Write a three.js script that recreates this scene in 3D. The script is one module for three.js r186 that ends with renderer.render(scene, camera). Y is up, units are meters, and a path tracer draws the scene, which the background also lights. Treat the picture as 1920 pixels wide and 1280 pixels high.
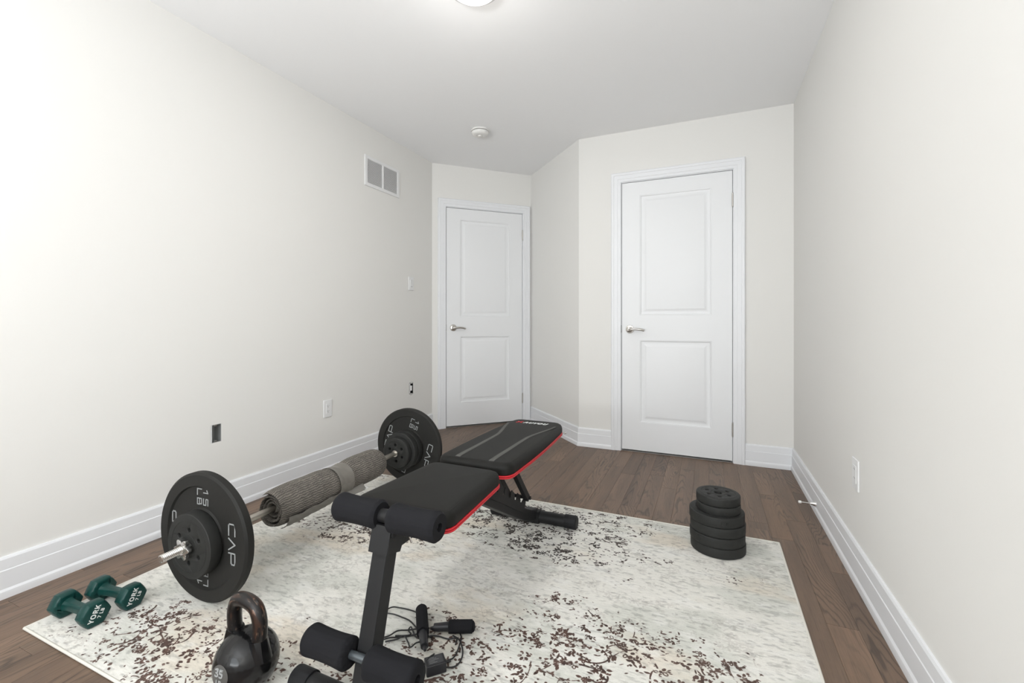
import * as THREE from 'three';
import { RoundedBoxGeometry } from 'three/addons/geometries/RoundedBoxGeometry.js';
import { mergeGeometries, toCreasedNormals } from 'three/addons/utils/BufferGeometryUtils.js';
import { TextGeometry } from 'three/addons/geometries/TextGeometry.js';
import { FontLoader } from 'three/addons/loaders/FontLoader.js';
import { RectAreaLightUniformsLib } from 'three/addons/lights/RectAreaLightUniformsLib.js';

RectAreaLightUniformsLib.init();
const R = THREE.MathUtils.degToRad;
const scene = new THREE.Scene();

// ------------------------------------------------------------------ camera
const F = 838, EYE = 0.99;
const camera = new THREE.PerspectiveCamera(2 * Math.atan(640 / F) * 180 / Math.PI, 1.5, 0.05, 60);
camera.position.set(0, EYE, 0);
camera.rotation.y = R(23.7);
camera.setViewOffset(1920, 1280, 0, 38, 1920, 1280);
camera.updateProjectionMatrix();
scene.add(camera);

// ------------------------------------------------------------------ light
const renderer = new THREE.WebGLRenderer();
renderer.toneMapping = THREE.LinearToneMapping;
renderer.toneMappingExposure = 0.65;
renderer.shadowMap.enabled = true;
scene.background = new THREE.Color().setRGB(0.80, 0.90, 1.0);
scene.backgroundIntensity = 1.6;

// room plan (metres, camera over the origin)
const H = 2.44, XL = -2.315, XR = 0.522, ZB = -3.48, ZA = -3.453, ZF = 2.05;
const SB = 0.988, BX = XL + SB * Math.SQRT1_2, BZ = ZA - SB * Math.SQRT1_2, CX = BX + (ZB - BZ);
const WIN = { x0: -1.65, x1: 0.15, y0: 0.70, y1: 2.05 };

const daylight = new THREE.RectAreaLight(new THREE.Color().setRGB(0.90, 0.96, 1.0), 6, WIN.x1 - WIN.x0 - 0.1, WIN.y1 - WIN.y0 - 0.1);
daylight.position.set((WIN.x0 + WIN.x1) / 2, (WIN.y0 + WIN.y1) / 2, ZF - 0.01);
daylight.castShadow = true;
scene.add(daylight);
// added fill: an invented tilted panel by the window that brightens the ceiling
const ceilingFill = new THREE.RectAreaLight(new THREE.Color().setRGB(0.97, 0.99, 1.0), 62, WIN.x1 - WIN.x0 - 0.1, 0.45);
ceilingFill.position.set((WIN.x0 + WIN.x1) / 2, WIN.y0 + 0.24, ZF - 0.22);
ceilingFill.rotation.x = R(66);
ceilingFill.castShadow = true;
scene.add(ceilingFill);

// ------------------------------------------------------------------ helpers
let seed = 20240611;
const rnd = () => { seed = (seed * 1664525 + 1013904223) >>> 0; return seed / 4294967296; };
const rr = (a, b) => a + (b - a) * rnd();
const taken = new Map();
function numbered(name) {
  const n = taken.get(name) ?? 0; taken.set(name, n + 1);
  return n ? `${name}_${String(n).padStart(3, '0')}` : name;
}
function put(o) { o.castShadow = true; o.receiveShadow = true; return o; }
function part(name, geometry, material, parent, label) {
  const m = put(new THREE.Mesh(geometry, material)); m.name = name; parent.add(m);
  if (label) m.userData.label = label;
  return m;
}
function tag(o, label, category, group, kind) {
  o.userData.label = label; o.userData.category = category;
  if (group) o.userData.group = group;
  if (kind) o.userData.kind = kind;
  return o;
}
function thing(name, label, category, [x, y, z] = [0, 0, 0], turn = 0, group, kind) {
  const g = new THREE.Group(); g.name = numbered(name); g.position.set(x, y, z); g.rotation.y = turn; scene.add(g);
  return tag(g, label, category, group, kind);
}
function single(name, geometry, material, label, category, [x, y, z] = [0, 0, 0], turn = 0, kind) {
  const m = put(new THREE.Mesh(geometry, material)); m.name = numbered(name); m.position.set(x, y, z); m.rotation.y = turn; scene.add(m);
  return tag(m, label, category, null, kind);
}
function prep(g) {
  let o = g.index ? g.toNonIndexed() : g;
  for (const k of Object.keys(o.attributes)) if (!['position', 'normal', 'uv'].includes(k)) o.deleteAttribute(k);
  if (!o.attributes.normal) o.computeVertexNormals();
  if (!o.attributes.uv) o.setAttribute('uv', new THREE.BufferAttribute(new Float32Array(o.attributes.position.count * 2), 2));
  o.morphAttributes = {};
  return o;
}
const join = (...list) => mergeGeometries(list.flat().map(prep));
const at = (g, x = 0, y = 0, z = 0) => g.translate(x, y, z);
const slab = (x0, x1, y0, y1, z0, z1) => at(new THREE.BoxGeometry(x1 - x0, y1 - y0, z1 - z0), (x0 + x1) / 2, (y0 + y1) / 2, (z0 + z1) / 2);
const rbox = (w, h, d, r, x = 0, y = 0, z = 0) => at(new RoundedBoxGeometry(w, h, d, 3, r), x, y, z);
function rod(a, b, r, seg = 20, r2 = r) {
  const A = new THREE.Vector3(...a), B = new THREE.Vector3(...b), d = B.clone().sub(A);
  const g = new THREE.CylinderGeometry(r2, r, d.length(), seg);
  g.applyQuaternion(new THREE.Quaternion().setFromUnitVectors(new THREE.Vector3(0, 1, 0), d.clone().normalize()));
  return at(g, (A.x + B.x) / 2, (A.y + B.y) / 2, (A.z + B.z) / 2);
}
const lathe = (pts, seg = 48, crease = 0.6) => toCreasedNormals(new THREE.LatheGeometry(pts.map((p) => new THREE.Vector2(p[0], p[1])), seg), crease);
const latheX = (pts, seg, crease) => lathe(pts, seg, crease).rotateZ(-Math.PI / 2);   // profile axis along +x
const latheZ = (pts, seg, crease) => lathe(pts, seg, crease).rotateX(Math.PI / 2);    // profile axis along +z
function tube(pts, r, seg = 60, rad = 8, closed = false) {
  return new THREE.TubeGeometry(new THREE.CatmullRomCurve3(pts.map((p) => new THREE.Vector3(...p)), closed, 'centripetal'), seg, r, rad, closed);
}
function poly(pts) { const s = new THREE.Shape(); pts.forEach(([x, y], i) => (i ? s.lineTo(x, y) : s.moveTo(x, y))); s.closePath(); return s; }
function hole(pts) { const s = new THREE.Path(); pts.forEach(([x, y], i) => (i ? s.lineTo(x, y) : s.moveTo(x, y))); s.closePath(); return s; }
const rect = (x0, x1, y0, y1) => [[x0, y0], [x1, y0], [x1, y1], [x0, y1]];
function extr(shape, depth, bevel = 0, seg = 24) {
  return new THREE.ExtrudeGeometry(shape, { depth: depth - 2 * bevel, bevelEnabled: bevel > 0, bevelSize: bevel, bevelThickness: bevel, bevelOffset: -bevel, bevelSegments: 2, curveSegments: seg }).translate(0, 0, bevel);
}
// an outline in the (z, y) plane given width along x
const sideCut = (pts, xc, w, bevel = 0.0015) => extr(poly(pts.map(([z, y]) => [-z, y])), w, bevel).rotateY(Math.PI / 2).translate(xc - w / 2, 0, 0);
function band(path, t) {   // polyline in (z, y) thickened to t
  const up = [], dn = [];
  path.forEach((p, i) => {
    const a = path[Math.max(0, i - 1)], b = path[Math.min(path.length - 1, i + 1)];
    const dz = b[0] - a[0], dy = b[1] - a[1], l = Math.hypot(dz, dy);
    up.push([p[0] - dy / l * t / 2 * -1, p[1] + dz / l * t / 2 * -1]); dn.push([p[0] + dy / l * t / 2 * -1, p[1] - dz / l * t / 2 * -1]);
  });
  return [...up, ...dn.reverse()];
}
function strokes(lines, w, t) {   // flat raised lettering out of straight strokes, in the xy plane
  const out = [];
  for (const l of lines) for (let i = 0; i + 1 < l.length; i++) {
    const [x0, y0] = l[i], [x1, y1] = l[i + 1], len = Math.hypot(x1 - x0, y1 - y0);
    out.push(new THREE.BoxGeometry(len + w, w, t).rotateZ(Math.atan2(y1 - y0, x1 - x0)).translate((x0 + x1) / 2, (y0 + y1) / 2, t / 2));
  }
  return join(out);
}
const hash = (x, y, s) => { let h = (Math.imul(x | 0, 374761393) + Math.imul(y | 0, 668265263) + Math.imul(s | 0, 974711)) | 0; h = Math.imul(h ^ (h >>> 13), 1274126177); return ((h ^ (h >>> 16)) >>> 0) / 4294967296; };
function vnoise(x, y, s = 1) {
  const xi = Math.floor(x), yi = Math.floor(y), u = x - xi, v = y - yi, a = u * u * (3 - 2 * u), b = v * v * (3 - 2 * v);
  const n00 = hash(xi, yi, s), n10 = hash(xi + 1, yi, s), n01 = hash(xi, yi + 1, s), n11 = hash(xi + 1, yi + 1, s);
  return (n00 + (n10 - n00) * a) * (1 - b) + (n01 + (n11 - n01) * a) * b;
}
const fbm = (x, y, s, o = 4) => { let v = 0, k = 0.5, t = 0; for (let i = 0; i < o; i++) { v += vnoise(x, y, s + i * 17) * k; t += k; x *= 2.03; y *= 2.03; k *= 0.5; } return v / t; };
const sstep = (a, b, x) => { const t = Math.min(1, Math.max(0, (x - a) / (b - a))); return t * t * (3 - 2 * t); };
function texture(w, h, f, srgb = true) {
  const d = new Uint8Array(w * h * 4);
  for (let y = 0; y < h; y++) for (let x = 0; x < w; x++) { const c = f(x, y), i = (y * w + x) * 4; d[i] = c[0]; d[i + 1] = c[1]; d[i + 2] = c[2]; d[i + 3] = 255; }
  const t = new THREE.DataTexture(d, w, h); t.magFilter = THREE.LinearFilter; t.minFilter = THREE.LinearMipmapLinearFilter; t.generateMipmaps = true;
  t.wrapS = t.wrapT = THREE.RepeatWrapping; if (srgb) t.colorSpace = THREE.SRGBColorSpace; t.needsUpdate = true; return t;
}
const std = (color, roughness, metalness = 0, more = {}) => new THREE.MeshStandardMaterial({ color, roughness, metalness, ...more });
const lin = (r, g, b) => new THREE.Color().setRGB(r, g, b);

// ------------------------------------------------------------------ materials
const M = {
  wall: std(lin(0.805, 0.794, 0.768), 0.9),
  ceiling: std(lin(0.93, 0.93, 0.935), 0.95),
  trim: std(lin(0.82, 0.83, 0.85), 0.42),
  door: std(lin(0.83, 0.838, 0.85), 0.45),
  nickel: std(lin(0.55, 0.53, 0.50), 0.32, 1),
  steel: std(lin(0.72, 0.71, 0.69), 0.22, 1),
  satinBar: std(lin(0.50, 0.47, 0.42), 0.42, 1),
  galv: std(lin(0.42, 0.43, 0.43), 0.5, 0.7),
  white: std(lin(0.82, 0.82, 0.82), 0.4),
  satinWhite: std(lin(0.55, 0.55, 0.55), 0.5),
  warmWhite: std(lin(0.82, 0.81, 0.785), 0.45),
  dark: std(lin(0.012, 0.012, 0.012), 0.8),
  powder: new THREE.MeshPhysicalMaterial({ color: lin(0.014, 0.0142, 0.015), roughness: 0.48, specularIntensity: 0.6 }),
  vinylBlack: new THREE.MeshPhysicalMaterial({ color: lin(0.0125, 0.0122, 0.011), roughness: 0.52, specularIntensity: 0.33 }),
  stripe: std(lin(0.075, 0.075, 0.068), 0.75),
  red: std(lin(0.62, 0.018, 0.03), 0.45),
  foam: new THREE.MeshPhysicalMaterial({ color: lin(0.0135, 0.0135, 0.0155), roughness: 0.95, specularIntensity: 0.4 }),
  rubber: new THREE.MeshPhysicalMaterial({ color: lin(0.013, 0.013, 0.0145), roughness: 0.6, specularIntensity: 0.5 }),
  bumper: new THREE.MeshPhysicalMaterial({ color: lin(0.018, 0.0175, 0.016), roughness: 0.62, specularIntensity: 0.5 }),
  plateVinyl: new THREE.MeshPhysicalMaterial({ color: lin(0.0215, 0.0218, 0.0205), roughness: 0.58, specularIntensity: 0.6 }),
  greyPrint: std(lin(0.36, 0.37, 0.37), 0.6),
  whitePrint: std(lin(0.78, 0.80, 0.78), 0.6),
  green: new THREE.MeshPhysicalMaterial({ color: lin(0.002, 0.043, 0.0375), roughness: 0.36, specularIntensity: 0.7 }),
  cable: std(lin(0.012, 0.012, 0.013), 0.4),
  plastic: std(lin(0.018, 0.018, 0.021), 0.35),
  gapShade: std(lin(0.030, 0.022, 0.017), 0.7),  // dark tone painted in for the shade below the door leaves
  sticker: std(lin(0.72, 0.72, 0.70), 0.6),
};
const oak = [0, 1, 2, 3].map((k) => texture(256, 2048, (px, py) => {
  const x = px / 256 * 0.18, y = py / 2048 * 2.0;
  const wob = (fbm(x * 9, y * 2.2, 11 + k, 3) - 0.5) * 0.10;
  const xc = x - 0.045 * (1 + (k % 2)) + wob, ring = xc * xc * (k < 2 ? 900 : 260) + y * (k === 1 ? 5.5 : 3.2) + fbm(x * 30, y * 5, 40 + k, 3) * 1.3;
  const s = Math.pow(0.5 + 0.5 * Math.sin(ring * 6.2832 * 1.7), 6) * sstep(0.28, 0.62, fbm(x * 8, y * 1.5, 70 + k, 2));
  const pore = sstep(0.60, 0.82, vnoise(x * 900, y * 28, 90 + k)) * 0.5 + sstep(0.6, 0.9, vnoise(x * 380, y * 9, 95 + k)) * 0.5;
  const tone = (fbm(x * 16, y * 1.6, 20 + k, 4) - 0.5) * 0.34;
  const l = Math.max(0.2, 1 + tone - 0.27 * s - 0.13 * pore);
  return [Math.min(255, 130 * l), Math.min(255, 107 * l), Math.min(255, 89 * l)];
}));
const oakBump = texture(256, 1024, (px, py) => { const v = 205 - 120 * sstep(0.62, 0.85, vnoise(px * 0.6, py * 0.06, 5)); return [v, v, v]; }, false);
const plankTints = [[1, 1, 1], [0.90, 0.89, 0.88], [1.07, 1.06, 1.05], [0.82, 0.81, 0.81], [0.96, 0.97, 0.98], [1.02, 0.99, 0.95]];
const plankMats = oak.flatMap((map) => plankTints.map((t) => std(lin(0.80 * t[0], 0.80 * t[1], 0.80 * t[2]), 0.46, 0, { map, bumpMap: oakBump, bumpScale: 0.0003 })));

// ------------------------------------------------------------------ floor
{
  const floor = put(new THREE.Mesh(slab(XL - 0.25, XR + 0.25, -0.08, -0.014, -4.4, ZF + 0.25), std(lin(0.02, 0.015, 0.012), 0.9)));
  floor.name = 'floor'; scene.add(floor); tag(floor, 'dark brown oak strip floor running towards the doors', 'floor', null, 'structure');
  const W = 0.0875, first = 0.355 - 31 * W, fixed = { 31: -1.756, 30: -2.354, 32: -2.124 };
  for (let i = 0; i < 34; i++) {
    const x0 = first + i * W, xm = x0 + W / 2;
    const back = xm > CX ? ZB - 0.09 : xm > BX ? ZB - (CX - xm) - 0.16 : ZA - (xm - XL) - 0.16;
    const cuts = [];
    let z = ZF + 0.05;
    if (fixed[i]) { cuts.push(z, -0.55 - rr(0, 0.3), fixed[i]); z = fixed[i]; } else { cuts.push(z); z -= rr(0.25, 1.2); cuts.push(z); }
    while (true) { const n = z - rr(0.5, 1.35); if (n < back + 0.25) break; cuts.push(n); z = n; }
    cuts.push(back);
    for (let j = 0; j + 1 < cuts.length; j++) {
      const z1 = cuts[j], z0 = cuts[j + 1], g = 0.00025, c = 0.0005, a = x0 + g, b = x0 + W - g, d = z1 - g, e = z0 + g;
      const P = [[a, -0.0145, d], [b, -0.0145, d], [b, -0.0145, e], [a, -0.0145, e], [a, -c, d], [b, -c, d], [b, -c, e], [a, -c, e], [a + c, 0, d - c], [b - c, 0, d - c], [b - c, 0, e + c], [a + c, 0, e + c]];
      const faces = [[8, 9, 10, 11]]; for (const o of [0, 4]) for (let k = 0; k < 4; k++) faces.push([o + k, o + (k + 1) % 4, o + 4 + (k + 1) % 4, o + 4 + k]);
      const pos = [], uv = [], uo = rnd(), vo = rnd();
      for (const f of faces) for (const q of [0, 1, 2, 0, 2, 3]) { const p = P[f[q]]; pos.push(...p); uv.push((p[0] - x0) / 0.18 + uo * 0.5, -p[2] / 2 + vo); }
      const geo = new THREE.BufferGeometry(); geo.setAttribute('position', new THREE.Float32BufferAttribute(pos, 3)); geo.setAttribute('uv', new THREE.Float32BufferAttribute(uv, 2)); geo.computeVertexNormals();
      part('plank', geo, plankMats[Math.floor(rnd() * plankMats.length)], floor);
    }
  }
}

// ------------------------------------------------------------------ walls, ceiling
single('ceiling', slab(XL - 0.25, XR + 0.25, H, H + 0.1, -4.4, ZF + 0.25), M.ceiling, 'smooth white ceiling above the whole room', 'ceiling', [0, 0, 0], 0, 'structure');
function wall(name, label, len, origin, turn, holes, e0, e1, solid = true) {
  const s = poly(rect(0, len, 0, H)); for (const h of holes) s.holes.push(hole(rect(...h)));
  const g = [extr(s, 0.06).translate(0, 0, -0.06)];
  if (solid) g.push(slab(-e0, len + e1, -0.05, H + 0.02, -0.16, -0.06));
  return single(name, join(g), M.wall, label, 'wall', origin, turn, 'structure');
}
const DOORW = 0.762, DOORH = 2.045;
const D1 = 0.132, D2 = 0.338;   // left edge of each door leaf along its wall
const opening = (d) => [d - 0.022, d + DOORW + 0.022, 0, DOORH + 0.022];
const boxHole = [ZF + 1.464, ZF + 1.518, 0.368, 0.460], ringHole = [ZF + 3.112, ZF + 3.166, 0.372, 0.468];
wall('wall_left', 'long cream wall on the left with the open electrical box', ZF - ZA, [XL, 0, ZF], Math.PI / 2, [boxHole, ringHole], 0.15, 0.1);
wall('wall_corner', 'short cream wall around the narrower looking far door', SB, [XL, 0, ZA], Math.PI / 4, [opening(D1)], 0.06, 0.15);
wall('wall_angle', 'blank angled cream wall between the two doors', Math.hypot(CX - BX, ZB - BZ), [BX, 0, BZ], -Math.PI / 4, [], 0.15, 0);
wall('wall_back', 'cream end wall around the door on the right', XR - CX, [CX, 0, ZB], 0, [opening(D2)], 0, 0.15);
wall('wall_right', 'plain cream wall along the right edge', ZF - ZB, [XR, 0, ZB], -Math.PI / 2, [], 0.15, 0.15);
{
  const s = poly(rect(-0.15, XR - XL + 0.15, -0.05, H + 0.02)); s.holes.push(hole(rect(XR - WIN.x1, XR - WIN.x0, WIN.y0, WIN.y1)));
  single('wall_front', extr(s, 0.16).translate(0, 0, -0.16), M.wall, 'cream wall with the window behind the viewer', 'wall', [XR, 0, ZF], Math.PI, 'structure');
  const w = WIN.x1 - WIN.x0, h = WIN.y1 - WIN.y0, win = thing('window_1', 'white framed double window behind the viewer', 'window', [(WIN.x0 + WIN.x1) / 2, WIN.y0, ZF + 0.09], 0, null, 'structure');
  const f = poly(rect(-w / 2, w / 2, 0, h)); f.holes.push(hole(rect(-w / 2 + 0.05, -0.03, 0.05, h - 0.05)), hole(rect(0.03, w / 2 - 0.05, 0.05, h - 0.05)));
  part('window_frame', extr(f, 0.05, 0.004), M.trim, win);
  const glass = new THREE.MeshPhysicalMaterial({ color: 0xffffff, roughness: 0, transmission: 1, thickness: 0, ior: 1.45 });
  for (const sx of [-1, 1]) part('pane', slab(sx < 0 ? -w / 2 + 0.05 : 0.03, sx < 0 ? -0.03 : w / 2 - 0.05, 0.05, h - 0.05, 0.022, 0.026), glass, win);
}

// baseboards: one profile swept along each stretch, mitred at the corners
const BASE = [[0, 0], [0.019, 0], [0.0195, 0.018], [0.018, 0.026], [0.0135, 0.034], [0.0135, 0.098], [0.0115, 0.101], [0.0115, 0.102], [0.0105, 0.138], [0.007, 0.1455], [0, 0.146]];
function baseboard(name, label, origin, turn, x0, x1, m0, m1) {   // m: cotangent of the mitre at each end
  const pos = [], P = BASE.map(([d, y]) => [[x0 + d * m0, y, d], [x1 - d * m1, y, d]]);
  for (let i = 0; i + 1 < P.length; i++) { const [a, b] = P[i], [c, d] = P[i + 1]; for (const p of [a, b, d, a, d, c]) pos.push(...p); }
  for (const e of [0, 1]) for (let i = 1; i + 1 < P.length; i++) { const t = [P[0][e], P[i][e], P[i + 1][e]]; for (const p of e ? t : t.reverse()) pos.push(...p); }
  const g = new THREE.BufferGeometry(); g.setAttribute('position', new THREE.Float32BufferAttribute(pos, 3)); g.computeVertexNormals();
  g.setAttribute('uv', new THREE.Float32BufferAttribute(new Float32Array(pos.length / 3 * 2), 2));
  return single(name, toCreasedNormals(g, 0.3), M.trim, label, 'baseboard', origin, turn, 'structure');
}
const t135 = Math.tan(R(22.5));
baseboard('baseboard_left', 'tall white stepped baseboard along the left wall', [XL, 0, ZF], Math.PI / 2, 0, ZF - ZA, 1, t135);
baseboard('baseboard_angle', 'white stepped baseboard under the blank angled wall', [BX, 0, BZ], -Math.PI / 4, 0, Math.hypot(CX - BX, ZB - BZ), 1, -t135);
baseboard('baseboard_corner', 'short white baseboard left of the right hand door casing', [CX, 0, ZB], 0, 0, D2 - 0.075, -t135, 0);
baseboard('baseboard_back', 'white baseboard between right hand door and right wall', [CX, 0, ZB], 0, D2 + DOORW + 0.078, XR - CX, 0, 1);
baseboard('baseboard_right', 'tall white stepped baseboard along the right wall', [XR, 0, ZB], -Math.PI / 2, 0, ZF - ZB, 1, 1);
baseboard('baseboard_front', 'white baseboard below the window behind the viewer', [XR, 0, ZF], Math.PI, 0, XR - XL, 1, 1);

// doors with their casings
function casing(name, label, origin, turn, d) {
  const prof = [[0, 0], [0, 0.011], [0.004, 0.013], [0.022, 0.014], [0.024, 0.0165], [0.050, 0.018], [0.053, 0.021], [0.066, 0.0225], [0.071, 0.020], [0.073, 0.016], [0.073, 0]];
  const x0 = d - 0.006, x1 = d + DOORW + 0.006, top = DOORH + 0.007, pos = [];
  const line = ([o, z]) => [[x0 - o, 0, z], [x0 - o, top + o, z], [x1 + o, top + o, z], [x1 + o, 0, z]];
  for (let i = 0; i + 1 < prof.length; i++) { const a = line(prof[i]), b = line(prof[i + 1]); for (let k = 0; k < 3; k++) for (const p of [b[k], a[k], a[k + 1], b[k], a[k + 1], b[k + 1]]) pos.push(...p); }
  for (const e of [0, 3]) for (let i = 1; i + 1 < prof.length; i++) { const t = [line(prof[0])[e], line(prof[i])[e], line(prof[i + 1])[e]]; for (const p of t) pos.push(...p); }
  const g = new THREE.BufferGeometry(); g.setAttribute('position', new THREE.Float32BufferAttribute(pos, 3)); g.computeVertexNormals();
  const jamb = [slab(d - 0.022, d - 0.003, 0, DOORH + 0.022, -0.06, 0.0005), slab(d + DOORW + 0.003, d + DOORW + 0.022, 0, DOORH + 0.022, -0.06, 0.0005), slab(d - 0.003, d + DOORW + 0.003, DOORH + 0.003, DOORH + 0.022, -0.06, 0.0005),
    slab(d - 0.003, d + 0.010, 0, DOORH + 0.003, -0.058, -0.041), slab(d + DOORW - 0.010, d + DOORW + 0.003, 0, DOORH + 0.003, -0.058, -0.041)];
  return single(name, join(toCreasedNormals(g, 0.3), jamb), M.trim, label, 'door casing', origin, turn, 'structure');
}
function inset(x0, x1, y0, y1) {   // moulded sunken panel seen from the front
  const prof = [[0, 0], [0.006, -0.0015], [0.010, -0.0075], [0.020, -0.0095], [0.034, -0.0085], [0.046, -0.0035], [0.049, -0.003]], pos = [];
  const ring = ([o, z]) => [[x0 + o, y0 + o, z], [x1 - o, y0 + o, z], [x1 - o, y1 - o, z], [x0 + o, y1 - o, z]];
  for (let i = 0; i + 1 < prof.length; i++) { const a = ring(prof[i]), b = ring(prof[i + 1]); for (let k = 0; k < 4; k++) { const n = (k + 1) % 4; for (const p of [a[k], a[n], b[n], a[k], b[n], b[k]]) pos.push(...p); } }
  const c = ring(prof.at(-1)); for (const p of [c[0], c[1], c[2], c[0], c[2], c[3]]) pos.push(...p);
  const g = new THREE.BufferGeometry(); g.setAttribute('position', new THREE.Float32BufferAttribute(pos, 3)); g.computeVertexNormals(); return toCreasedNormals(g, 0.35);
}
function door(name, label, origin, turn, d, handleAt) {
  const g = thing(name, label, 'door', origin, turn, null, 'structure');
  const s = poly(rect(d, d + DOORW, 0.013, DOORH)), panels = [[d + 0.134, d + DOORW - 0.134, 1.035, 1.942], [d + 0.134, d + DOORW - 0.134, 0.226, 0.846]];
  for (const p of panels) s.holes.push(hole(rect(...p)));
  part('door_leaf', join(extr(s, 0.035, 0.0015).translate(0, 0, -0.0375), slab(d + 0.01, d + DOORW - 0.01, 0.02, DOORH - 0.01, -0.038, -0.022)), M.door, g);
  for (const p of panels) part('panel', inset(...p).translate(0, 0, -0.0025), M.door, g);
  const h = part('lever_handle', join(latheZ([[0, -0.0025], [0.031, -0.0025], [0.0315, 0.003], [0.029, 0.007], [0.016, 0.009], [0.0125, 0.012], [0.012, 0.043], [0.0, 0.046]], 36).translate(handleAt, 0.929, 0),
    tube([[handleAt - 0.004, 0.929, 0.037], [handleAt + 0.015, 0.929, 0.041], [handleAt + 0.05, 0.931, 0.041], [handleAt + 0.085, 0.927, 0.040], [handleAt + 0.104, 0.922, 0.036]], 0.0088, 24, 12),
    new THREE.SphereGeometry(0.0088, 12, 8).translate(handleAt + 0.104, 0.922, 0.036)), M.nickel, g, 'satin nickel lever handle');
  part('threshold', slab(d - 0.002, d + DOORW + 0.002, 0.0005, 0.030, -0.0585, -0.044), M.gapShade, g, 'dark block painted as the shadow gap under the door');  // dark block added behind the leaf, painting the shadow in the gap
  part('latch_plate', rbox(0.004, 0.057, 0.012, 0.001, d - 0.003, 0.932, 0.0008), M.galv, g);
  for (const y of [0.232, 1.838]) part('hinge', join(rod([d + DOORW + 0.0015, y - 0.044, 0.004], [d + DOORW + 0.0015, y + 0.044, 0.004], 0.0062, 12), new THREE.SphereGeometry(0.005, 8, 6).translate(d + DOORW + 0.0015, y + 0.047, 0.004), new THREE.SphereGeometry(0.005, 8, 6).translate(d + DOORW + 0.0015, y - 0.047, 0.004)), M.nickel, g, 'satin nickel hinge');
}
casing('trim_1', 'white moulded casing around the door beside left wall', [XL, 0, ZA], Math.PI / 4, D1);
casing('trim_2', 'white moulded casing around the door by right wall', [CX, 0, ZB], 0, D2);
door('door_1', 'white two panel door in the far left corner', [XL, 0, ZA], Math.PI / 4, D1, D1 + 0.066);
door('door_2', 'larger looking white two panel door near the right wall', [CX, 0, ZB], 0, D2, D2 + 0.060);

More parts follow.
